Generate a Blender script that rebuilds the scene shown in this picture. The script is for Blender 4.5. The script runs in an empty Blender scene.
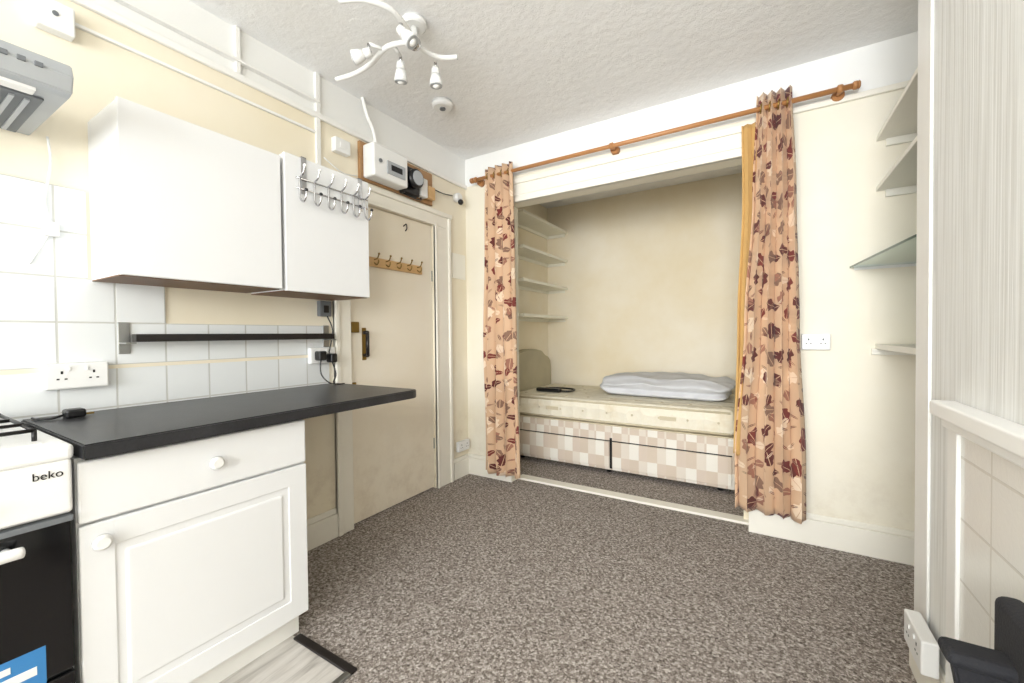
import bpy, bmesh, math, random
from mathutils import Vector, Matrix, Euler
random.seed(4)
scn=bpy.context.scene
COL=bpy.context.collection
def lin(c):
    return tuple([((x/255)/12.92 if x/255<=0.04045 else ((x/255+0.055)/1.055)**2.4) for x in c]+[1])
# ---------------------------------------------------------------- materials
class NT:
    def __init__(s,name):
        s.m=bpy.data.materials.new(name); s.m.use_nodes=True
        s.t=s.m.node_tree; s.n=s.t.nodes; s.b=s.n["Principled BSDF"]; s.out=s.n["Material Output"]
    def new(s,t,**k):
        n=s.n.new(t)
        for a,b in k.items(): setattr(n,a,b)
        return n
    def link(s,a,b): s.t.links.new(a,b)
    def math(s,op,a,b=None,c=None):
        n=s.new("ShaderNodeMath",operation=op)
        for i,v in enumerate((a,b,c)):
            if v is None: continue
            if isinstance(v,(int,float)): n.inputs[i].default_value=v
            else: s.link(v,n.inputs[i])
        return n.outputs[0]
    def mix(s,f,a,b):
        n=s.new("ShaderNodeMix",data_type='RGBA')
        for i,v in ((0,f),(6,a),(7,b)):
            if isinstance(v,(int,float)): n.inputs[i].default_value=v
            elif isinstance(v,tuple): n.inputs[i].default_value=v
            else: s.link(v,n.inputs[i])
        return n.outputs[2]
    def coord(s,kind="Object"): return s.new("ShaderNodeTexCoord").outputs[kind]
    def noise(s,vec,scale,detail=3,rough=.55,dist=0):
        n=s.new("ShaderNodeTexNoise"); n.inputs["Scale"].default_value=scale; n.inputs["Detail"].default_value=detail
        n.inputs["Roughness"].default_value=rough; n.inputs["Distortion"].default_value=dist
        if vec is not None: s.link(vec,n.inputs["Vector"])
        return n.outputs["Fac"]
    def ramp(s,fac,stops,interp='LINEAR'):
        n=s.new("ShaderNodeValToRGB"); n.color_ramp.interpolation=interp
        e=n.color_ramp.elements
        while len(e)<len(stops): e.new(.5)
        for i,(p,c) in enumerate(stops): e[i].position=p; e[i].color=c
        s.link(fac,n.inputs[0]); return n.outputs[0]
    def bump(s,h,strength=.3,dist=.01):
        n=s.new("ShaderNodeBump"); n.inputs["Strength"].default_value=strength; n.inputs["Distance"].default_value=dist
        s.link(h,n.inputs["Height"]); s.link(n.outputs[0],s.b.inputs["Normal"])
    def base(s,c):
        if isinstance(c,tuple): s.b.inputs["Base Color"].default_value=c
        else: s.link(c,s.b.inputs["Base Color"])
def mat(name,rgb,rough=.5,metal=0,var=.04,bump=0,bscale=60,spec=.5,nscale=6):
    n=NT(name); c=lin(rgb); co=n.coord()
    f=n.noise(co,nscale,4)
    d=tuple([x*(1-var*2) for x in c[:3]]+[1]); e=tuple([min(1,x*(1+var)) for x in c[:3]]+[1])
    n.base(n.mix(f,d,e))
    n.b.inputs["Roughness"].default_value=rough; n.b.inputs["Metallic"].default_value=metal
    n.b.inputs["Specular IOR Level"].default_value=spec
    if bump: n.bump(n.noise(co,bscale,3),bump,.004)
    return n.m
def wallmat(name,low,high,zsplit=2.365,dirt=.04,scuff=.25):
    n=NT(name); co=n.coord(); sp=n.new("ShaderNodeSeparateXYZ"); n.link(co,sp.inputs[0])
    f=n.noise(co,1.3,5,.6)
    a=lin(low); a2=tuple([a[0]*(1-dirt),a[1]*(1-dirt*1.6),a[2]*(1-dirt*3),1])
    lowc=n.mix(n.ramp(f,[(.35,(0,0,0,1)),(.7,(1,1,1,1))]),a,a2)
    # grime that gathers near the floor (real staining of the paint)
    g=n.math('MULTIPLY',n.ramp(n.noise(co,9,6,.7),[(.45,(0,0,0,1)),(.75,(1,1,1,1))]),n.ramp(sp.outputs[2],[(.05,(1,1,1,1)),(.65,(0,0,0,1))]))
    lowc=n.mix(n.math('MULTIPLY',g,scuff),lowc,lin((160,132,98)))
    k=n.math('GREATER_THAN',sp.outputs[2],zsplit)
    n.base(n.mix(k,lowc,lin(high))); n.b.inputs["Roughness"].default_value=.7
    n.bump(n.noise(co,25,4),.12,.004)
    return n.m
M={}
M['wall']=wallmat('cream_wall_paint',(241,233,214),(240,240,237),scuff=.5)
M['wallback']=wallmat('cream_back_wall_paint',(240,235,220),(242,242,239))
M['alc']=wallmat('alcove_wall_paint',(246,237,217),(246,237,217),9,.08)
M['trim']=mat('white_gloss_trim',(241,240,236),.4,var=.02)
M['cream']=mat('cream_gloss_trim',(242,238,226),.45,var=.03)
M['door']=wallmat('cream_door_paint',(241,233,217),(241,233,217),9,.04,.3)
M['white']=mat('white_plastic',(238,238,236),.35,var=.01)
M['cab']=mat('white_laminate',(236,237,238),.4,var=.01)
M['cabunder']=mat('cabinet_dark_edge',(120,85,55),.5)
M['black']=mat('black_plastic',(18,18,20),.35)
M['blackmetal']=mat('black_enamel',(30,26,26),.35)
M['chrome']=mat('chrome',(200,200,202),.18,1)
M['steel']=mat('brushed_steel',(170,172,172),.35,1)
M['brass']=mat('brass',(150,125,70),.35,.9)
M['silverp']=mat('silver_plastic',(176,180,184),.4,.3)
M['greyp']=mat('grey_grille',(110,114,118),.6)
M['shelf']=mat('shelf_paint',(244,241,226),.55,var=.04)
M['shelfw']=mat('white_shelf_paint',(238,236,226),.5,var=.03)
M['gold']=mat('gold_lining_fabric',(206,166,104),.85,var=.1)
M['sticker']=mat('blue_sticker',(60,130,190),.4)
M['clock']=mat('dark_display',(12,12,14),.1)
M['grout']=mat('cream_grout',(238,229,208),.7)
def woodmat(name,c1,c2,axis=0,rough=.4,sc=18):
    n=NT(name); mp=n.new("ShaderNodeMapping"); n.link(n.coord(),mp.inputs[0])
    s=[sc]*3; s[axis]=sc*.08; mp.inputs["Scale"].default_value=s
    f=n.noise(mp.outputs[0],1.5,5,.6,.6); n.base(n.mix(f,lin(c1),lin(c2))); n.b.inputs["Roughness"].default_value=rough
    return n.m
M['rod']=woodmat('orange_pine',(160,106,62),(198,144,92))
M['pine']=woodmat('pine_board',(196,156,104),(226,190,140),1)
M['boardw']=woodmat('meter_board_wood',(150,110,70),(180,140,95),1)
# ceiling artex
n=NT('artex_ceiling'); co=n.coord(); n.base(lin((244,244,243))); n.b.inputs["Roughness"].default_value=.9
v=n.noise(co,20,6,.7,.2); w2=n.noise(co,6,3,.5,0); n.bump(n.math('ADD',v,n.math('MULTIPLY',w2,.7)),.42,.016); M['ceil']=n.m
# carpet
n=NT('grey_twist_carpet'); co=n.coord()
a=n.noise(co,66,2,.8); b=n.noise(co,190,2,.8); c=n.noise(co,2.2,3)
wn=n.new("ShaderNodeTexVoronoi"); wn.inputs["Scale"].default_value=130; n.link(co,wn.inputs["Vector"])
sc=n.new("ShaderNodeSeparateColor"); n.link(wn.outputs["Color"],sc.inputs[0])
s=n.math('ADD',n.math('ADD',n.math('MULTIPLY',a,.5),n.math('MULTIPLY',b,.3)),n.math('MULTIPLY',sc.outputs[0],.2))
cc=n.ramp(s,[(.33,lin((80,72,66))),(.44,lin((128,119,112))),(.54,lin((164,155,148))),(.66,lin((214,207,200)))])
n.base(n.mix(n.math('MULTIPLY',c,.15),cc,lin((124,114,106)))); n.b.inputs["Roughness"].default_value=1; n.b.inputs["Specular IOR Level"].default_value=.1
n.bump(s,.4,.01); M['carpet']=n.m
# vinyl
n=NT('pale_wood_vinyl'); co=n.coord(); mp=n.new("ShaderNodeMapping"); n.link(co,mp.inputs[0]); mp.inputs["Scale"].default_value=(14,2,1)
f=n.noise(mp.outputs[0],2,5,.6,.5); n.base(n.ramp(f,[(.3,lin((160,155,148))),(.5,lin((200,195,188))),(.7,lin((220,216,210)))])); n.b.inputs["Roughness"].default_value=.45; M['vinyl']=n.m
# worktop
n=NT('black_slate_laminate'); co=n.coord(); f=n.noise(co,140,4,.7); g=n.noise(co,12,4)
n.base(n.mix(n.math('MULTIPLY',f,g),lin((20,20,22)),lin((78,78,82)))); n.b.inputs["Roughness"].default_value=.34; n.bump(f,.12,.002); M['worktop']=n.m
# tiles
def tilemat(name,w,h,ax,org,tile,mort,ms=.003,bumpn=0):
    n=NT(name); co=n.coord(); sp=n.new("ShaderNodeSeparateXYZ"); n.link(co,sp.inputs[0]); cb=n.new("ShaderNodeCombineXYZ")
    n.link(n.math('SUBTRACT',sp.outputs[ax],org[0]),cb.inputs[0]); n.link(n.math('SUBTRACT',sp.outputs[2],org[1]),cb.inputs[1])
    br=n.new("ShaderNodeTexBrick"); br.offset=0; br.squash=1; n.link(cb.outputs[0],br.inputs["Vector"])
    br.inputs["Scale"].default_value=1; br.inputs["Brick Width"].default_value=w; br.inputs["Row Height"].default_value=h
    br.inputs["Mortar Size"].default_value=ms; br.inputs["Mortar Smooth"].default_value=.3
    br.inputs["Color1"].default_value=lin(tile); br.inputs["Color2"].default_value=lin(tuple(x-4 for x in tile)); br.inputs["Mortar"].default_value=lin(mort)
    n.base(br.outputs["Color"]); n.b.inputs["Roughness"].default_value=.22
    hgt=n.math('SUBTRACT',1.0,br.outputs["Fac"])
    if bumpn: hgt=n.math('ADD',hgt,n.math('MULTIPLY',n.noise(co,40,3,.5,1.5),bumpn))
    n.bump(hgt,.35,.003); return n.m
M['tile']=tilemat('white_wall_tile',.153,.158,1,(.41,1.05),(232,235,236),(200,200,196),.0035)
M['ftile']=tilemat('fireplace_tile',.19,.16,1,(.02,.02),(237,236,230),(216,213,204),.004,.5)
# wallpaper stripes
n=NT('striped_woodchip_wallpaper'); co=n.coord(); mp=n.new("ShaderNodeMapping"); n.link(co,mp.inputs[0]); mp.inputs["Scale"].default_value=(60,60,1.2)
f=n.noise(mp.outputs[0],1.4,3,.6); n.base(n.ramp(f,[(.35,lin((218,217,212))),(.6,lin((236,236,233)))])); n.b.inputs["Roughness"].default_value=.7; n.bump(f,.3,.005); M['paper']=n.m
# glass
n=NT('glass_shelf_glass'); n.base(lin((205,225,218))); n.b.inputs["Roughness"].default_value=.05; n.b.inputs["Transmission Weight"].default_value=.85; n.b.inputs["IOR"].default_value=1.45; M['glass']=n.m
n=NT('glass_edge'); n.base(lin((60,95,85))); n.b.inputs["Roughness"].default_value=.15; M['glassedge']=n.m
# curtain fabric
n=NT('leaf_print_curtain'); uv=n.coord("UV")
def leaf(uvs,off,scale,w,L,lo=.16):
    ad=n.new("ShaderNodeVectorMath",operation='ADD'); n.link(uvs,ad.inputs[0]); ad.inputs[1].default_value=off
    vo=n.new("ShaderNodeTexVoronoi",voronoi_dimensions='2D',feature='F1'); vo.inputs["Scale"].default_value=scale; vo.inputs["Randomness"].default_value=.7
    n.link(ad.outputs[0],vo.inputs["Vector"])
    sb=n.new("ShaderNodeVectorMath",operation='SUBTRACT'); n.link(ad.outputs[0],sb.inputs[0]); n.link(vo.outputs["Position"],sb.inputs[1])
    sc=n.new("ShaderNodeSeparateColor"); n.link(vo.outputs["Color"],sc.inputs[0])
    vr=n.new("ShaderNodeVectorRotate",rotation_type='Z_AXIS'); n.link(sb.outputs[0],vr.inputs["Vector"]); n.link(n.math('MULTIPLY',sc.outputs[0],6.28),vr.inputs["Angle"])
    sp=n.new("ShaderNodeSeparateXYZ"); n.link(vr.outputs[0],sp.inputs[0])
    ax=n.math('ABSOLUTE',sp.outputs[0]); yy=n.math('DIVIDE',sp.outputs[1],L)
    lob=n.math('MULTIPLY',n.math('SINE',n.math('MULTIPLY',sp.outputs[1],190)),lo)
    val=n.math('ADD',n.math('ADD',n.math('DIVIDE',ax,w),n.math('MULTIPLY',yy,yy)),lob)
    msk=n.math('LESS_THAN',val,1.0); vein=n.math('GREATER_THAN',ax,.0016)
    return n.math('MULTIPLY',msk,vein),sc.outputs[1]
base=n.mix(n.noise(uv,5,2),lin((220,188,156)),lin((206,170,136)))
pal=[(0,lin((120,50,44))),(.26,lin((138,106,88))),(.46,lin((98,44,40))),(.64,lin((236,214,188))),(.84,lin((160,112,92)))]
for off,sca,w,L,lo in (((0,0,0),7.2,.031,.050,.18),((3.37,1.2,0),7.8,.019,.036,.12),((7.1,4.4,0),12,.0055,.030,0)):
    mk,rr=leaf(uv,off,sca,w,L,lo); base=n.mix(mk,base,n.ramp(rr,pal,'CONSTANT'))
n.base(base); n.b.inputs["Roughness"].default_value=.85; n.b.inputs["Sheen Weight"].default_value=.1; M['curtain']=n.m
# bed fabrics
n=NT('striped_patchwork_divan_fabric'); co=n.coord(); sp=n.new("ShaderNodeSeparateXYZ"); n.link(co,sp.inputs[0])
cb=n.new("ShaderNodeCombineXYZ"); n.link(n.math('ADD',sp.outputs[0],sp.outputs[1]),cb.inputs[0]); n.link(n.math('ADD',n.math('MULTIPLY',sp.outputs[2],.72),.03),cb.inputs[1]); cb.inputs[2].default_value=.05
ch=n.new("ShaderNodeTexChecker"); n.link(cb.outputs[0],ch.inputs[0]); ch.inputs["Scale"].default_value=7.2
st=n.math('GREATER_THAN',n.math('SINE',n.math('MULTIPLY',sp.outputs[0],2*math.pi*7.2)),.1)
c1=n.mix(ch.outputs["Fac"],lin((236,231,220)),lin((212,196,178)))
c2=n.mix(st,c1,n.mix(ch.outputs["Fac"],lin((214,198,182)),lin((224,214,200))))
n.base(c2); n.b.inputs["Roughness"].default_value=.7; n.bump(n.noise(co,90,2),.2,.003); M['divan']=n.m
n=NT('quilted_mattress'); co=n.coord(); vo=n.new("ShaderNodeTexVoronoi"); vo.inputs["Scale"].default_value=9; vo.inputs["Randomness"].default_value=.35; n.link(co,vo.inputs["Vector"])
mc=n.mix(n.noise(co,22,4,.7,1),lin((243,239,224)),lin((232,222,198)))
mc=n.mix(n.math('MULTIPLY',n.ramp(n.noise(co,3.5,4,.7),[(.54,(0,0,0,1)),(.72,(1,1,1,1))]),.4),mc,lin((204,180,134)))
n.base(mc); n.b.inputs["Roughness"].default_value=.8; n.bump(vo.outputs["Distance"],.7,.03); M['matt']=n.m
M['piping']=mat('mattress_piping',(210,198,170),.7)
M['duvet']=mat('grey_white_duvet_cotton',(214,215,218),.9,var=.07,bump=.35,bscale=18,nscale=9)
M['hb']=mat('sage_headboard_velour',(190,182,156),.9,var=.08,bump=.1)
M['chair']=mat('black_mesh_fabric',(34,34,38),.85,var=.2,bump=.4,bscale=220)
# ---------------------------------------------------------------- builder
class B:
    def __init__(s,name): s.name=name; s.bm=bmesh.new(); s.mats=[]
    def mi(s,k):
        if k not in s.mats: s.mats.append(k)
        return s.mats.index(k)
    def _add(s,tb,k,smooth=False,mtx=None):
        if mtx is not None: bmesh.ops.transform(tb,matrix=mtx,verts=tb.verts)
        i=s.mi(k)
        for f in tb.faces: f.material_index=i; f.smooth=smooth
        me=bpy.data.meshes.new("t"); tb.to_mesh(me); tb.free(); s.bm.from_mesh(me); bpy.data.meshes.remove(me)
    def box(s,x0,x1,y0,y1,z0,z1,k,bev=0,seg=2,mtx=None,smooth=False):
        tb=bmesh.new(); bmesh.ops.create_cube(tb,size=1)
        for v in tb.verts: v.co=Vector(((x0+x1)/2+v.co.x*(x1-x0),(y0+y1)/2+v.co.y*(y1-y0),(z0+z1)/2+v.co.z*(z1-z0)))
        if bev: bmesh.ops.bevel(tb,geom=list(tb.edges),offset=bev,segments=seg,affect='EDGES',profile=.5)
        s._add(tb,k,smooth or False,mtx); return s
    def cyl(s,p0,p1,r,k,r2=None,seg=24,bev=0):
        p0=Vector(p0);p1=Vector(p1); d=p1-p0; tb=bmesh.new()
        bmesh.ops.create_cone(tb,cap_ends=True,segments=seg,radius1=r,radius2=r if r2 is None else r2,depth=d.length)
        if bev:
            bmesh.ops.bevel(tb,geom=[e for e in tb.edges if abs(e.verts[0].co.z-e.verts[1].co.z)<1e-6],offset=bev,segments=2,affect='EDGES')
        q=d.to_track_quat('Z','Y').to_matrix().to_4x4()
        i=s.mi(k); bmesh.ops.transform(tb,matrix=Matrix.Translation((p0+p1)/2)@q,verts=tb.verts)
        for f in tb.faces: f.material_index=i; f.smooth=len(f.verts)==4
        me=bpy.data.meshes.new("t"); tb.to_mesh(me); tb.free(); s.bm.from_mesh(me); bpy.data.meshes.remove(me); return s
    def ball(s,c,r,k,sc=(1,1,1),seg=20):
        tb=bmesh.new(); bmesh.ops.create_uvsphere(tb,u_segments=seg,v_segments=seg//2+2,radius=r)
        for v in tb.verts: v.co=Vector((c[0]+v.co.x*sc[0],c[1]+v.co.y*sc[1],c[2]+v.co.z*sc[2]))
        s._add(tb,k,True); return s
    def tube(s,pts,r,k,seg=8,sub=6):
        P=[Vector(p) for p in pts]
        if sub>1 and len(P)>2:
            Q=[]
            for i in range(len(P)-1):
                a=P[max(i-1,0)];b=P[i];c=P[i+1];d=P[min(i+2,len(P)-1)]
                for j in range(sub):
                    t=j/sub; Q.append(.5*((2*b)+(c-a)*t+(2*a-5*b+4*c-d)*t*t+(3*b-a-3*c+d)*t**3))
            Q.append(P[-1]); P=Q
        tb=bmesh.new(); rings=[]; up=Vector((0,0,1)); prev=None
        for i,p in enumerate(P):
            t=(P[min(i+1,len(P)-1)]-P[max(i-1,0)]).normalized()
            if prev is None:
                nrm=t.cross(up); 
                if nrm.length<.1: nrm=t.cross(Vector((1,0,0)))
                nrm.normalize()
            else: nrm=(prev-t*prev.dot(t)).normalized()
            prev=nrm; bn=t.cross(nrm)
            rings.append([tb.verts.new(p+r*(math.cos(a)*nrm+math.sin(a)*bn)) for a in [2*math.pi*j/seg for j in range(seg)]])
        for a,b in zip(rings,rings[1:]):
            for j in range(seg): tb.faces.new((a[j],a[(j+1)%seg],b[(j+1)%seg],b[j]))
        tb.faces.new(rings[0][::-1]); tb.faces.new(rings[-1]); s._add(tb,k,True); return s
    def prism(s,pts,axis,a,b,k,bev=0):
        """extrude a 2D polygon; axis = extrusion axis; pts in remaining axes order"""
        tb=bmesh.new()
        def mk(p,w):
            l=list(p); l.insert(axis,w); return tb.verts.new(l)
        A=[mk(p,a) for p in pts]; Bv=[mk(p,b) for p in pts]; N=len(pts)
        tb.faces.new(A); tb.faces.new(Bv[::-1])
        for i in range(N): tb.faces.new((A[i],Bv[i],Bv[(i+1)%N],A[(i+1)%N]))
        bmesh.ops.recalc_face_normals(tb,faces=tb.faces)
        if bev: bmesh.ops.bevel(tb,geom=list(tb.edges),offset=bev,segments=2,affect='EDGES')
        s._add(tb,k,False); return s
    def done(s,parent=None):
        bmesh.ops.recalc_face_normals(s.bm,faces=s.bm.faces)
        me=bpy.data.meshes.new(s.name); s.bm.to_mesh(me); s.bm.free()
        for k in s.mats: me.materials.append(M[k])
        o=bpy.data.objects.new(s.name,me); COL.objects.link(o)
        if parent: o.parent=parent
        return o
# ---------------------------------------------------------------- dimensions
XL=-2.10; YB=2.745; ZC=2.59; YR=-3.2; XR=1.0; YA=4.30; AX0=-2.12; AX1=-.10
OX0=-1.67; OX1=-.07; OZ=2.155; WT=.115
# shell
B('floor').box(-2.4,1.2,YR-.2,4.5,-.1,0,'carpet').done()
B('floor_kitchen_vinyl').box(XL,-1.21,YR,.9,0,.004,'vinyl').done()
B('trim_floor_threshold').box(-1.52,-1.19,.888,.918,.0,.011,'blackmetal',.003).box(-1.215,-1.19,YR,.9,0,.0105,'steel',.003).done()
B('ceiling').box(-2.4,1.2,YR-.2,4.5,ZC,ZC+.1,'ceil').done()
DY0,DY1,DZ=1.60,2.345,1.965
B('wall_left').box(XL-.1,XL,YR,DY0,0,ZC,'wall').done()
B('wall_left_beyond_door').box(XL-.1,XL,DY1,YB+WT,0,ZC,'wall').done()
B('wall_left_over_door').box(XL-.1,XL,DY0,DY1,DZ,ZC,'wall').done()
B('wall_back').box(XL,OX0,YB,YB+WT,0,ZC,'wallback').box(OX1,XR,YB,YB+WT,0,ZC,'wallback').box(OX0,OX1,YB,YB+WT,OZ,ZC,'wallback').done()
B('wall_alcove_left').box(AX0-.1,AX0,YB+WT,YA,0,ZC,'alc').done()
B('wall_alcove_back').box(AX0-.1,AX1+.1,YA,YA+.1,0,ZC,'alc').done()
B('wall_alcove_right').box(AX1,AX1+.1,YB+WT,YA,0,ZC,'alc').done()
CBX=.45; CBY0=.45; CBY1=1.905
B('wall_chimney_breast').box(CBX,XR,CBY0,CBY1,0,ZC,'paper').done()
B('wall_right').box(XR,XR+.1,YR,YB+WT,0,ZC,'wallback').done()
WX0,WX1,WZ0,WZ1=-1.8,.8,.6,2.4
B('wall_rear').box(XL,WX0,YR-.1,YR,0,ZC,'wall').box(WX1,XR,YR-.1,YR,0,ZC,'wall').box(WX0,WX1,YR-.1,YR,0,WZ0,'wall').box(WX0,WX1,YR-.1,YR,WZ1,ZC,'wall').done()
w=B('window_1')
for x in (WX0,-.53,WX1-.06): w.box(x,x+.06,YR-.09,YR-.03,WZ0,WZ1,'trim',.004)
for z in (WZ0,1.5,WZ1-.06): w.box(WX0,WX1,YR-.088,YR-.032,z,z+.06,'trim',.004)
w.box(WX0-.05,WX1+.05,YR-.03,YR+.1,WZ0-.03,WZ0,'trim',.004).done()
# picture rails
B('trim_picture_rail_left').box(XL,XL+.02,YR,YB,2.345,2.375,'trim',.005).box(XL,XL+.03,.2,1.42,2.425,2.437,'trim',.003).done()
B('trim_picture_rail_back').box(.10,XR,YB-.02,YB,2.33,2.36,'cream',.006).done()
# alcove opening architrave (moulded)
a=B('trim_alcove_architrave')
for (o,w_,t) in ((0,.175,.015),(0,.03,.028),(.05,.02,.024),(.135,.04,.032)):
    a.box(OX0-.03,OX1+.06,YB-t,YB,OZ+o,OZ+o+w_,'cream',.004)
a.box(OX1,OX1+.10,YB-.02,YB,.17,OZ,'cream',.004).box(OX1,OX1+.02,YB-.03,YB,.17,OZ,'cream',.004)
a.box(OX0-.10,OX0,YB-.02,YB,.17,OZ,'cream',.004)
a.done()
B('trim_alcove_threshold').box(OX0,OX1,YB+.07,YB+.155,0,.016,'cream',.003).done()
def skirt(name,boxes):
    b=B(name)
    for (x0,x1,y0,y1,ax,sg) in boxes:
        b.box(x0,x1,y0,y1,0,.135,'cream',.002)
        if ax==0: b.box(x0,x1,(y0+.008 if sg<0 else y0),(y1 if sg<0 else y1-.008),.135,.165,'cream',.004)
        else: b.box((x0 if sg>0 else x0+.008),(x1-.008 if sg>0 else x1),y0,y1,.135,.165,'cream',.004)
    b.done()
skirt('baseboard_back',[(XL,OX0,YB-.02,YB,0,-1),(OX1,XR,YB-.02,YB,0,-1)])
skirt('baseboard_left',[(XL,XL+.02,.94,1.49,1,1),(XL,XL+.02,2.54,YB-.02,1,1)])
skirt('baseboard_chimney',[(CBX-.02,CBX,1.60,CBY1,1,-1)])
skirt('baseboard_alcove',[(AX0,AX1,YA-.02,YA,0,-1)])
# door frame and door
d=B('trim_door_frame')
d.box(XL,XL+.02,1.49,DY0,0,DZ,'cream',.003).box(XL,XL+.032,1.49,1.52,0,2.046,'cream',.006)
d.box(XL,XL+.02,DY1,2.52,0,DZ,'cream',.003).box(XL,XL+.032,2.49,2.52,0,2.046,'cream',.006).box(XL,XL+.028,DY1,DY1+.02,0,DZ+.01,'cream',.005)
d.box(XL,XL+.019,1.49,2.52,DZ+.001,2.06,'cream',.003).box(XL,XL+.035,1.48,2.53,2.045,2.08,'cream',.006).box(XL,XL+.026,DY0,DY1+.02,DZ,DZ+.02,'cream',.004)
d.done()
dr=B('door_1')
dr.box(XL-.05,XL-.012,DY0+.003,DY1-.003,.012,DZ-.003,'door',.003)
dr.cyl((XL+.022,1.715,1.03),(XL+.022,1.715,1.17),.011,'blackmetal',bev=.003)
for z in (1.03,1.17): dr.cyl((XL-.012,1.715,z),(XL+.026,1.715,z),.011,'blackmetal')
dr.box(XL-.012,XL-.008,1.70,1.73,1.0,1.20,'brass',.001)
dr.box(XL-.012,XL+.012,1.61,1.665,1.17,1.235,'brass',.004)
dr.box(XL-.012,XL-.005,1.625,1.65,.82,.87,'brass',.002)
dr.tube([(XL-.012,2.06,1.90),(XL+.015,2.06,1.91),(XL+.02,2.06,1.88),(XL+.005,2.06,1.865)],.004,'blackmetal')
dr.box(XL-.03,XL-.008,DY1-.012,DY1-.001,.3,.38,'steel').box(XL-.03,XL-.008,DY1-.012,DY1-.001,1.55,1.63,'steel')
h=B('coat_hook_rack'); h.box(XL-.012,XL+.006,1.74,2.22,1.585,1.645,'pine',.004)
for i in range(5):
    y=1.79+i*.095
    h.tube([(XL+.006,y,1.63),(XL+.035,y,1.635),(XL+.05,y,1.66)],.004,'brass'); h.tube([(XL+.006,y,1.61),(XL+.03,y,1.595),(XL+.045,y,1.61),(XL+.045,y,1.625)],.004,'brass'); h.ball((XL+.05,y,1.662),.007,'brass')
dro=dr.done(); h.done(dro)
# ---------------------------------------------------------------- tiles
t=B('wall_tile_splashback')
t.box(XL,XL+.007,-.6,.49,.84,1.682,'tile').box(XL,XL+.007,.49,.716,.84,1.366,'tile').box(XL,XL+.007,.716,1.46,.84,1.208,'tile')
t.box(XL+.004,XL+.0082,-.6,1.46,1.036,1.050,'grout')
t.done()
# ---------------------------------------------------------------- wall cabinets
c=B('wall_cabinet')
def wallcab(c,y0,y1,z0,z1,x1):
    c.box(XL,x1-.022,y0+.002,y1-.002,z0+.004,z1-.004,'cab',.001)
    c.box(XL,x1-.022,y0+.002,y1-.002,z0,z0+.004,'cabunder')
    c.box(x1-.019,x1,y0,y1,z0+.002,z1,'cab',.003)
wallcab(c,.50,1.035,1.358,1.940,-1.80)
c.done()
c=B('wall_cabinet'); wallcab(c,1.052,1.505,1.352,1.965,-1.80); c.done()
h=B('over_door_hook_rack'); xr=-1.798
h.tube([(xr+.008,1.10,1.865),(xr+.008,1.49,1.865)],.004,'chrome',sub=1).tube([(xr+.008,1.10,1.82),(xr+.008,1.49,1.82)],.004,'chrome',sub=1)
for y in (1.14,1.45): h.box(xr,xr+.003,y-.012,y+.012,1.80,1.968,'chrome').box(xr-.03,xr+.003,y-.012,y+.012,1.966,1.969,'chrome')
for i in range(6):
    y=1.115+i*.072
    h.tube([(xr+.008,y,1.87),(xr+.010,y,1.82),(xr+.012,y,1.775),(xr+.035,y,1.755),(xr+.055,y,1.775),(xr+.058,y,1.80)],.0042,'chrome'); h.ball((xr+.058,y,1.803),.008,'black')
    h.tube([(xr+.008,y,1.865),(xr+.035,y,1.88),(xr+.05,y,1.91)],.0042,'chrome'); h.ball((xr+.05,y,1.913),.008,'white')
h.done()
# ---------------------------------------------------------------- extractor hood
h=B('extractor_hood')
h.prism([(XL,1.83),(-1.66,1.82),(-1.63,1.825),(-1.615,1.865),(-1.63,1.90),(-1.78,1.935),(XL,1.945)],1,-.16,.362,'silverp',.003)
h.box(-2.06,-1.72,-.12,.325,1.815,1.83,'greyp',.002)
for i in range(15): h.box(-2.04,-1.74,-.10+i*.028,-.09+i*.028,1.810,1.817,'silverp')
h.box(-1.70,-1.66,.0,.30,1.812,1.826,'white',.002)
for i in range(4): h.box(-1.619,-1.611,.20+i*.03,.215+i*.03,1.86,1.872,'greyp',.001)
for i in range(6): h.box(-1.90+i*.03,-1.885+i*.03,.3615,.364,1.865,1.905,'black')
h.done()
B('power_cable').tube([(XL+.01,.40,1.84),(XL+.015,.405,1.75),(XL+.012,.39,1.62),(XL+.015,.40,1.55)],.0035,'white').box(XL+.006,XL+.03,.38,.42,1.50,1.55,'white',.005).tube([(XL+.015,.395,1.50),(XL+.014,.35,1.40)],.003,'white').done()
# ---------------------------------------------------------------- worktop
WZ=.885
w=B('worktop'); w.prism([(XL+.008,.322),(-1.445,.322),(-1.445,1.465),(-1.455,1.49),(-1.48,1.50),(XL+.04,1.486),(XL+.04,1.47),(XL+.008,1.46)],2,WZ-.04,WZ,'worktop',.004); w.done()
# ---------------------------------------------------------------- base unit
FX=-1.483
b=B('kitchen_base_unit')
b.box(XL+.02,FX-.021,.318,.935,.10,WZ-.042,'cab',.001)
b.box(XL+.02,FX-.06,.318,.925,.004,.10,'trim')
b.box(FX-.019,FX,.319,.93,.675,WZ-.05,'cab',.006,3)
b.box(FX-.019,FX-.004,.319,.93,.105,.668,'cab',.004)
b.box(FX-.006,FX,.319,.388,.105,.668,'cab',.003).box(FX-.006,FX,.861,.93,.105,.668,'cab',.003).box(FX-.006,FX,.384,.866,.105,.175,'cab',.003).box(FX-.006,FX,.384,.866,.598,.668,'cab',.003)
b.box(FX-.014,FX+.001,.406,.841,.195,.578,'cab',.009,4)
for (y,z) in ((.625,.755),(.358,.62)):
    b.cyl((FX-.002,y,z),(FX+.012,y,z),.008,'white'); b.cyl((FX+.010,y,z),(FX+.026,y,z),.022,'white',r2=.018,bev=.004,seg=32)
b.done()
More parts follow.
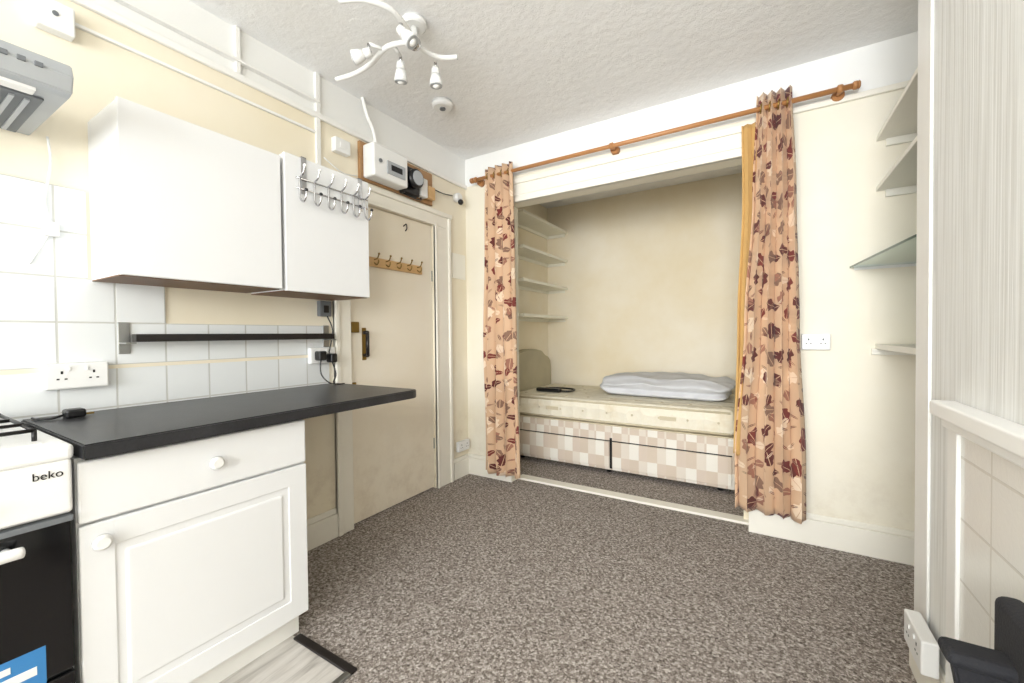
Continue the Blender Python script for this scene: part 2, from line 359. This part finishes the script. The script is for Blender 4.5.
# ---------------------------------------------------------------- cooker
CZ=.89; cx=-1.47; c0,c1=-.255,.308
k=B('gas_cooker')
k.box(XL+.03,cx-.03,c0,c1,.02,.84,'white',.004)
k.box(XL+.03,cx+.005,c0-.004,c1+.004,.85,CZ,'white',.012,3)
k.box(cx-.03,cx,c0,c1,.72,.853,'white',.008,3)
k.box(cx-.03,cx-.002,c0+.004,c1-.004,.33,.705,'clock',.004)
k.box(cx-.03,cx+.001,c0,c1,.698,.712,'greyp',.002)
k.box(cx-.03,cx-.002,c0+.004,c1-.004,.06,.322,'clock',.004)
k.box(cx-.002,cx-.0005,.10,.255,.325,.415,'sticker').box(cx-.0005,cx+.0003,.12,.24,.355,.375,'white').box(cx-.0005,cx+.0003,.12,.20,.385,.40,'white')
k.tube([(cx+.03,c0+.06,.665),(cx+.035,c0+.12,.667),(cx+.035,c1-.14,.667),(cx+.03,c1-.09,.665)],.013,'white',12)
for y in (c0+.08,c1-.11): k.cyl((cx-.004,y,.665),(cx+.03,y,.665),.009,'white')
for i in range(5):
    y=c0+.05+i*.085; k.cyl((cx,y,.775),(cx+.022,y,.775),.022,'white',r2=.018,bev=.003); k.box(cx+.02,cx+.032,y-.004,y+.004,.758,.792,'white',.002)
k.box(XL+.06,cx-.05,c0+.03,c1-.04,CZ-.002,CZ+.003,'white',.001)
for bx in (-1.96,-1.68):
    for by in (c0+.14,c1-.15):
        k.cyl((bx,by,CZ),(bx,by,CZ+.012),.045,'steel',seg=28); k.cyl((bx,by,CZ+.012),(bx,by,CZ+.02),.035,'black',seg=28,bev=.002)
for (y0,y1) in ((c0+.04,c0+.26),(c1-.27,c1-.045)):
    for x in (-2.05,-1.82,-1.57): k.tube([(x,y0,CZ+.03),(x,y1,CZ+.03)],.005,'black',sub=1)
    for y in (y0,y1): k.tube([(-2.05,y,CZ+.03),(-1.57,y,CZ+.03)],.005,'black',sub=1)
    for x in (-1.96,-1.68):
        ym=(y0+y1)/2; k.tube([(x-.09,ym,CZ+.033),(x+.09,ym,CZ+.033)],.0045,'black',sub=1); k.tube([(x,y0,CZ+.033),(x,y1,CZ+.033)],.0045,'black',sub=1)
    for x in (-2.05,-1.57):
        for y in (y0,y1): k.cyl((x,y,CZ),(x,y,CZ+.03),.005,'black')
for x in (-2.0,-1.56):
    for y in (c0+.04,c1-.04): k.cyl((x,y,.004),(x,y,.03),.018,'black')
cook=k.done()
tc=bpy.data.curves.new('cooker_badge','FONT'); tc.body='beko'; tc.size=.026; tc.extrude=.0006; tc.materials.append(M['clock'])
to=bpy.data.objects.new('cooker_badge',tc); COL.objects.link(to); to.parent=cook
to.location=(cx+.001,.240,.814); to.rotation_euler=(math.pi/2,0,math.pi/2)
# ---------------------------------------------------------------- rail shelf
r=B('wall_rail_shelf'); r.box(XL+.03,XL+.075,.60,1.45,1.135,1.165,'blackmetal',.003)
for y in (.585,1.44): r.box(XL+.007,XL+.013,y-.018,y+.018,1.09,1.21,'steel',.002).box(XL+.012,XL+.08,y-.016,y+.016,1.128,1.134,'steel',.001)
r.done()
# ---------------------------------------------------------------- sockets
def socket(name,c,ax,w,h,double=True,sg=1,dep=.03,switch=True):
    b=B(name); 
    def bx(u0,u1,v0,v1,d0,d1,k,bev=.002):
        if ax==0:
            x=sorted((c[0]+sg*d0,c[0]+sg*d1)); b.box(x[0],x[1],c[1]+u0,c[1]+u1,c[2]+v0,c[2]+v1,k,bev)
        else:
            y=sorted((c[1]+sg*d0,c[1]+sg*d1)); b.box(c[0]+u0,c[0]+u1,y[0],y[1],c[2]+v0,c[2]+v1,k,bev)
    bx(-w/2,w/2,-h/2,h/2,0,dep,'white',.005)
    for o in ((-w/4,w/4) if double else (0,)):
        bx(o-.003,o+.003,.008,.018,dep-.001,dep+.0006,'black',0)
        bx(o-.013,o-.006,-.012,-.007,dep-.001,dep+.0006,'black',0); bx(o+.006,o+.013,-.012,-.007,dep-.001,dep+.0006,'black',0)
        if switch: bx(o+.014 if o<0 else o-.022,o+.022 if o<0 else o-.014,.018,.032,dep-.001,dep+.004,'white',.0015)
    return b.done()
socket('wall_socket',(XL+.007,.453,1.02),0,.16,.09)
socket('wall_socket',(XL+.007,1.405,1.045),0,.147,.086)
socket('wall_socket',(.24,YB,1.095),1,.125,.085,sg=-1)
socket('wall_socket',(CBX-.02,1.70,.205),0,.17,.10,sg=-1,dep=.04)
socket('telephone_socket',(XL+.02,2.63,.26),0,.14,.08,True,dep=.03,switch=False)
B('fused_spur_switch').box(XL,XL+.03,1.395,1.465,1.26,1.345,'greyp',.004).box(XL+.03,XL+.036,1.415,1.445,1.28,1.32,'black',.002).done()
p=B('plug_adapter')
p.box(XL+.037,XL+.085,1.35,1.395,1.02,1.07,'black',.008,3).box(XL+.037,XL+.085,1.42,1.46,1.005,1.055,'black',.008,3)
p.tube([(XL+.065,1.37,1.02),(XL+.08,1.36,.95),(XL+.11,1.38,.905),(XL+.12,1.42,.890),(XL+.14,1.46,.890)],.0035,'black')
p.tube([(XL+.065,1.44,1.005),(XL+.08,1.45,.94),(XL+.10,1.42,.90),(XL+.15,1.40,.890)],.0035,'black')
p.tube([(XL+.04,1.43,1.26),(XL+.05,1.455,1.18),(XL+.05,1.43,1.06)],.0035,'black')
p.done()
p=B('mains_plug'); p.box(-2.02,-1.965,.40,.45,WZ,WZ+.028,'black',.008,3).box(-1.99,-1.975,.448,.47,WZ+.006,WZ+.012,'brass').tube([(-1.99,.40,WZ+.012),(-1.98,.37,WZ+.005),(-2.0,.345,WZ+.005),(-2.05,.34,WZ+.005)],.0035,'black').done()
# ---------------------------------------------------------------- upper wall electrics
B('junction_box').box(XL,XL+.045,.375,.468,2.20,2.30,'white',.005).cyl((XL+.045,.42,2.255),(XL+.048,.42,2.255),.008,'greyp').done()
b=B('cable_trunking'); b.box(XL,XL+.018,1.40,1.425,2.08,2.345,'trim',.002).box(XL,XL+.018,1.40,1.425,2.375,ZC,'trim',.002)
b.box(XL,XL+.018,1.0,1.02,2.375,ZC,'trim',.002).box(XL,XL+.015,.47,1.40,2.26,2.272,'trim',.002)
b.tube([(XL+.02,1.44,2.14),(XL+.03,1.55,2.09),(XL+.02,1.66,2.11)],.003,'white'); b.done()
b=B('light_switch_box'); b.box(XL,XL+.04,1.50,1.60,2.20,2.28,'white',.004).box(XL+.04,XL+.044,1.53,1.57,2.225,2.255,'white',.002); b.done()
m=B('electricity_meter')
m.box(XL,XL+.02,1.68,2.32,2.10,2.33,'boardw',.002)
m.box(XL+.02,XL+.12,1.70,1.98,2.11,2.31,'white',.012,3)
m.box(XL+.12,XL+.128,1.80,1.95,2.15,2.23,'silverp',.003).box(XL+.128,XL+.13,1.83,1.92,2.175,2.21,'clock')
m.cyl((XL+.12,1.75,2.21),(XL+.126,1.75,2.21),.012,'greyp')
m.box(XL+.02,XL+.08,1.99,2.13,2.10,2.28,'black',.01,3)
m.cyl((XL+.08,2.06,2.20),(XL+.13,2.06,2.20),.062,'black',seg=36,bev=.008); m.cyl((XL+.13,2.06,2.20),(XL+.134,2.06,2.20),.047,'silverp',seg=36)
m.box(XL+.02,XL+.07,2.15,2.22,2.12,2.25,'white',.006).box(XL+.02,XL+.06,2.24,2.31,2.13,2.22,'pine',.005)
m.tube([(XL+.03,1.80,2.31),(XL+.03,1.78,2.42),(XL+.03,1.73,2.50),(XL+.03,1.70,ZC)],.012,'trim')
m.tube([(XL+.05,2.0,2.10),(XL+.06,2.05,2.09),(XL+.05,2.16,2.095),(XL+.04,2.18,2.12)],.005,'black')
m.tube([(XL+.04,2.28,2.22),(XL+.03,2.42,2.22),(XL+.02,2.55,2.24)],.004,'black'); m.done()
B('alarm_sounder').cyl((XL,2.61,2.24),(XL+.05,2.61,2.24),.035,'white',seg=28,bev=.006).ball((XL+.055,2.61,2.20),.022,'black').done()
B('wall_access_panel').box(XL,XL+.008,2.555,2.725,1.60,1.80,'cream',.003).done()
# ---------------------------------------------------------------- ceiling spot light
L=B('ceiling_spotlight_bar'); zb=2.50; hx,hy=-1.37,1.42
L.cyl((hx,hy,ZC-.03),(hx,hy,ZC),.055,'white',r2=.06,seg=36,bev=.006)
L.cyl((hx,hy,zb-.02),(hx,hy,ZC-.03),.016,'white'); L.ball((hx,hy,zb-.01),.030,'chrome')
L.tube([(-1.46,1.09,zb),(-1.37,1.14,zb),(-1.32,1.23,zb),(-1.335,1.33,zb),(hx,hy,zb),(-1.375,1.50,zb),(-1.34,1.57,zb),(-1.27,1.61,zb)],.012,'white',12)
L.tube([(-1.92,1.41,zb),(-1.80,1.43,zb),(-1.66,1.42,zb),(-1.50,1.38,zb),(hx,hy,zb)],.012,'white',12)
def spot(px,py,d):
    d=Vector(d).normalized(); p=Vector((px,py,zb))
    L.cyl(p,p+Vector((0,0,-.03)),.007,'chrome'); q=p+Vector((0,0,-.04)); L.ball(q,.014,'chrome')
    L.cyl(q-d*.012,q+d*.02,.018,'white',r2=.022); L.cyl(q+d*.02,q+d*.075,.022,'white',r2=.034,bev=.002); L.cyl(q+d*.074,q+d*.078,.029,'silverp'); L.ball(q+d*.066,.021,'white')
spot(-1.56,1.32,(-.8,-.4,-.25)); L.tube([(-1.56,1.32,zb),(-1.53,1.387,zb)],.008,'white',sub=1)
spot(-1.50,1.46,(-.1,.1,-.7)); L.tube([(-1.50,1.46,zb),(-1.47,1.39,zb)],.008,'white',sub=1)
spot(-1.385,1.58,(.0,.05,-1)); L.tube([(-1.385,1.58,zb),(-1.35,1.555,zb)],.008,'white',sub=1)
spot(-1.33,1.30,(.5,.2,-.6))
L.done()
B('smoke_alarm').cyl((-1.70,2.00,ZC-.035),(-1.70,2.00,ZC),.06,'white',r2=.068,seg=36,bev=.006).cyl((-1.70,2.0,ZC-.042),(-1.70,2.0,ZC-.034),.018,'greyp',seg=24).done()
# ---------------------------------------------------------------- alcove shelves
for i,z in enumerate((2.265,1.945,1.64,1.315)):
    s=B('alcove_shelf'); s.box(AX0,-1.87,3.30,YA,z,z+.028,'shelf',.002).box(AX0,AX0+.02,3.32,YA,z-.03,z,'shelf',.002).box(AX0+.02,-1.90,YA-.02,YA,z-.03,z,'shelf',.002).done()
# ---------------------------------------------------------------- divan bed
BX0,BX1,BY0,BY1=-2.03,-.165,3.28,4.20
b=B('divan_bed')
b.box(BX0,BX1,BY0,BY1,.035,.40,'divan',.012,3)
b.box(BX0+.03,BX0+.96,BY0-.014,BY0+.01,.06,.27,'divan',.008,3)
b.box(BX0+.985,BX1-.02,BY0-.014,BY0+.01,.06,.27,'divan',.008,3)
b.box(BX0+.962,BX0+.982,BY0-.002,BY0+.01,.05,.30,'black').box(BX0+.03,BX1-.02,BY0-.002,BY0+.01,.271,.279,'blackmetal')
b.box(BX0,BX1,BY0-.003,BY1,.398,.408,'piping',.003)
b.box(BX0,BX1,BY0-.008,BY1,.408,.60,'matt',.045,5,smooth=True)
for z in (.428,.578):
    b.tube([(BX0+.03,BY0-.004,z),(BX1-.03,BY0-.004,z)],.008,'piping',sub=1); b.tube([(BX1+.0,BY0+.03,z),(BX1+.0,BY1-.03,z)],.007,'piping',sub=1)
for i in range(9):   # side ventilation/quilt tufts and top buttons
    x=BX0+.12+i*.205
    b.ball((x,BY0-.008,.503),.009,'piping',(1,.5,1),10)
    for j in range(4): b.ball((x+(.1 if j%2 else 0),BY0+.12+j*.22,.600),.014,'piping',(1,1,.35),10)
for x in (BX0+.45,BX1-.45): b.box(x-.06,x+.06,BY0-.014,BY0-.007,.488,.518,'piping',.003)
for x in (BX0+.1,-1.1,BX1-.1):
    for y in (BY0+.08,BY1-.08): b.cyl((x,y,0),(x,y,.05),.022,'black')
b.done()
b=B('headboard')
yc=(BY0+BY1)/2; hw=.46
prof=[(-hw,0),(-hw,.80),(-hw+.01,.86),(-hw+.05,.90),(-hw+.14,.925),(-hw+.2,.97),(-.1,.995),(.1,.995),(hw-.2,.97),(hw-.14,.925),(hw-.05,.90),(hw-.01,.86),(hw,.80),(hw,0)]
b.prism([(yc+p[0],p[1]) for p in prof],0,AX0+.005,BX0-.004,'hb',.014)
b.done()
# duvet
tb=bmesh.new(); bmesh.ops.create_cube(tb,size=1); bmesh.ops.subdivide_edges(tb,edges=tb.edges[:],cuts=15,use_grid_fill=True)
from mathutils import noise as mn
for v in tb.verts:
    x,y,z=v.co*2
    p=7
    r=(abs(x)**p+abs(y)**p+abs(z)**2.6)**(1/p) if max(abs(x),abs(y),abs(z))>0 else 1
    k=1/max(r,.9)
    X=x*min(k,1.0)*.53; Y=y*min(k,1.0)*.30; Z=z*(1-.22*max(abs(x)**8,abs(y)**8))*.084
    nz=mn.noise(Vector((X*4,Y*5,Z*3)))*.03+mn.noise(Vector((X*9,Y*14,Z*9+4)))*.026+mn.noise(Vector((X*22,Y*26,Z*20)))*.010
    fold=.02*math.sin(Z*75) if abs(x)>.85 or abs(y)>.85 else 0
    v.co=Vector((X*(1)+fold+nz*.5,Y+nz*.6-fold,Z+(nz if z>0 else 0)))
lo=min(v.co.z for v in tb.verts)
me=bpy.data.meshes.new('folded_duvet'); 
for f in tb.faces: f.smooth=True
tb.to_mesh(me); tb.free(); me.materials.append(M['duvet'])
o=bpy.data.objects.new('folded_duvet',me); COL.objects.link(o); o.location=(-.74,3.84,.604-lo); o.rotation_euler=(0,0,math.radians(-2))
md=o.modifiers.new('s','SUBSURF'); md.levels=1; md.render_levels=1
g=B('tv_remote'); g.box(-1.86,-1.62,3.50,3.57,.606,.638,'black',.008).tube([(-1.64,3.54,.616),(-1.54,3.55,.616),(-1.55,3.70,.616),(-1.72,3.74,.616),(-1.84,3.66,.616),(-1.80,3.57,.616)],.009,'black').done()
# ---------------------------------------------------------------- curtain rod and curtains
RY=2.655; RZ=2.365
r=B('curtain_pole'); r.cyl((-1.95,RY,RZ),(.38,RY,RZ),.0135,'rod')
for x,s in ((-1.95,-1),(.38,1)): r.cyl((x,RY,RZ),(x+s*.02,RY,RZ),.02,'rod',bev=.003); r.cyl((x+s*.02,RY,RZ),(x+s*.03,RY,RZ),.022,'rod',r2=.016,bev=.003)
for x in (-1.93,-.84,.33):
    r.cyl((x,RY,RZ),(x,YB-.006,RZ),.011,'rod'); r.cyl((x,YB-.035,RZ),(x,YB,RZ),.026,'rod',r2=.03); r.cyl((x-.012,RY,RZ),(x+.012,RY,RZ),.021,'rod',bev=.003)
ro=r.done()
def curtain(name,profile,y0,folds,amp,z0,z1,k,seed=0,rod=True,thick=.0016):
    rnd=random.Random(seed); ph=rnd.random()*6
    nu,nv=folds*16,60; tb=bmesh.new(); uvl=tb.loops.layers.uv.new('UVMap'); G=[]; UV={}
    for j in range(nv+1):
        tz=j/nv; z=z0+(z1-z0)*tz
        for a,b_ in zip(profile,profile[1:]):
            if a[0]<=z<=b_[0]+1e-6:
                q=(z-a[0])/(b_[0]-a[0]); q=q*q*(3-2*q); xl=a[1]+(b_[1]-a[1])*q; xr=a[2]+(b_[2]-a[2])*q; break
        row=[]
        for i in range(nu+1):
            tu=i/nu; wob=.35*math.sin(tu*9+z*1.7+ph)+.2*math.sin(z*3.1+tu*17)
            w_=wob*(1-tz)
            y=y0+amp*(.75+.3*(1-tz))*math.sin(2*math.pi*folds*tu+w_*1.4)+.012*math.sin(z*4+tu*6+ph)*(1-tz)
            x=xl+(xr-xl)*(tu+.25/folds*math.sin(4*math.pi*folds*tu+w_)*.35)
            vv=tb.verts.new((x,y,z+ (.006*math.sin(tu*20) if j==0 else 0))); row.append(vv); UV[vv]=(tu*.60+seed*3.3,z)
        G.append(row)
    for j in range(nv):
        for i in range(nu):
            f=tb.faces.new((G[j][i],G[j][i+1],G[j+1][i+1],G[j+1][i])); f.smooth=True
            for l in f.loops: l[uvl].uv=UV[l.vert]
    me=bpy.data.meshes.new(name); tb.to_mesh(me); tb.free(); me.materials.append(M[k])
    o=bpy.data.objects.new(name,me); COL.objects.link(o); s=o.modifiers.new('so','SOLIDIFY'); s.thickness=thick; s.offset=0
    return o
c1=curtain('curtain',[(.06,-1.885,-1.54),(.9,-1.875,-1.56),(1.9,-1.85,-1.58),(2.44,-1.84,-1.59)],RY,4,.036,.075,2.43,'curtain',1)
c2=curtain('curtain',[(.10,-.135,.195),(.45,-.14,.195),(1.2,-.09,.165),(1.9,-.05,.15),(2.47,-.03,.13)],RY,4,.038,.15,2.44,'curtain',2)
c3=curtain('curtain_lining',[(.30,-.15,-.06),(1.2,-.125,-.04),(1.9,-.10,-.02),(2.47,-.105,-.03)],RY+.03,2,.014,.45,2.31,'gold',3)
c3.parent=c2
def eyelets(par,xs,nm):
    b=B(nm)
    for x in xs:
        N=20; pts=[(x+.002*math.sin(a),RY+.024*math.cos(a),RZ+.024*math.sin(a)) for a in [2*math.pi*i/N for i in range(N+1)]]
        b.tube(pts,.004,'brass',8,1)
    b.done(par)
eyelets(c1,[-1.84+(.25/8)*(2*i+1) for i in range(4)],'curtain_eyelets'); eyelets(c2,[-.03+(.16/8)*(2*i+1) for i in range(4)],'curtain_eyelets_right')
# ---------------------------------------------------------------- right alcove shelves
for z in (2.10,1.85):
    B('corner_shelf').box(.485,XR,2.0,YB,z,z+.02,'shelfw',.002).box(.52,XR,YB-.02,YB,z-.035,z,'shelfw',.002).done()
B('corner_shelf').box(.485,XR,2.0,YB,1.06,1.085,'shelfw',.002).box(.47,XR,YB-.02,YB,1.03,1.06,'shelfw',.002).done()
g=B('glass_shelf'); g.prism([(.385,YB),(.455,1.96),(XR,1.96),(XR,YB)],2,1.475,1.484,'glass'); g.prism([(.383,YB),(.453,1.96),(.4545,1.96),(.3845,YB)],2,1.475,1.484,'glassedge')
g.box(.40,XR,YB-.012,YB,1.463,1.475,'white',.001); g.done()
# ---------------------------------------------------------------- chimney / fireplace
B('trim_chimney_edge').box(CBX-.008,CBX,1.78,CBY1+.003,.165,ZC,'trim',.003).done()
f=B('fireplace_surround')
f.box(CBX-.055,CBX,.45,1.585,.918,.958,'trim',.006,3).box(CBX-.035,CBX,.47,1.565,.888,.918,'trim',.006)
f.box(CBX-.018,CBX,1.52,1.585,0,.888,'trim',.004)
f.box(CBX-.010,CBX,.46,1.52,0,.888,'ftile',.001)
f.done()
# ---------------------------------------------------------------- black armchair near fireplace
c=B('armchair')
c.box(.14,.37,.60,.965,.40,.46,'chair',.02,4)
c.box(.345,.385,.57,1.055,.43,.69,'chair',.015,4)
for y in (.585,.99):
    c.box(.265,.385,y-.028,y+.028,.585,.610,'chair',.011,3)
    c.prism([(.30,.43),(.385,.43),(.385,.59),(.275,.59)],1,y-.012,y+.012,'chair',.004)
    c.box(.14,.36,y-.012,y+.012,.405,.43,'black',.004)
for x in (.16,.36):
    for y in (.585,.99): c.cyl((x,y,0),(x,y,.42),.013,'black')
c.done()
# ---------------------------------------------------------------- lights
wd=bpy.data.worlds.new('World'); scn.world=wd; wd.use_nodes=True
wd.node_tree.nodes['Background'].inputs[0].default_value=(.92,.96,1,1); wd.node_tree.nodes['Background'].inputs[1].default_value=1.2
def area(name,loc,rot,sx,sy,p,col=(1,1,1)):
    l=bpy.data.lights.new(name,'AREA'); l.shape='RECTANGLE'; l.size=sx; l.size_y=sy; l.energy=p; l.color=col
    o=bpy.data.objects.new(name,l); COL.objects.link(o); o.location=loc; o.rotation_euler=rot
area('window_daylight',(-.5,YR-.12,1.5),(math.radians(90),0,0),2.5,1.75,205,(.93,.965,1))
def pt(name,loc,p,r,col):
    l=bpy.data.lights.new(name,'POINT'); l.energy=p; l.shadow_soft_size=r; l.color=col
    o=bpy.data.objects.new(name,l); COL.objects.link(o); o.location=loc
pt('room_fill_light',(.15,-1.1,1.8),27,.3,(.97,.985,1))  # unseen point lamp added behind the camera as general fill
l=bpy.data.lights.new('alcove_fill_spot','SPOT'); l.energy=185; l.spot_size=math.radians(68); l.spot_blend=1; l.shadow_soft_size=.3; l.color=(.97,.985,1)  # unseen spot added to brighten the back wall and bed alcove
o=bpy.data.objects.new('alcove_fill_spot',l); COL.objects.link(o); o.location=(.15,-.9,1.75)
o.rotation_euler=(Vector((-.85,3.6,1.25))-o.location).to_track_quat('-Z','Y').to_euler()
# ---------------------------------------------------------------- camera
cd=bpy.data.cameras.new('camera'); cd.sensor_width=36; cd.lens=414/1024*36; cd.clip_start=.02
cam=bpy.data.objects.new('camera',cd); COL.objects.link(cam); cam.location=(0,0,1.15); cam.rotation_euler=(1.55369,.00962,.54494); scn.camera=cam
scn.view_settings.view_transform='Standard'
scn.view_settings.look='None'
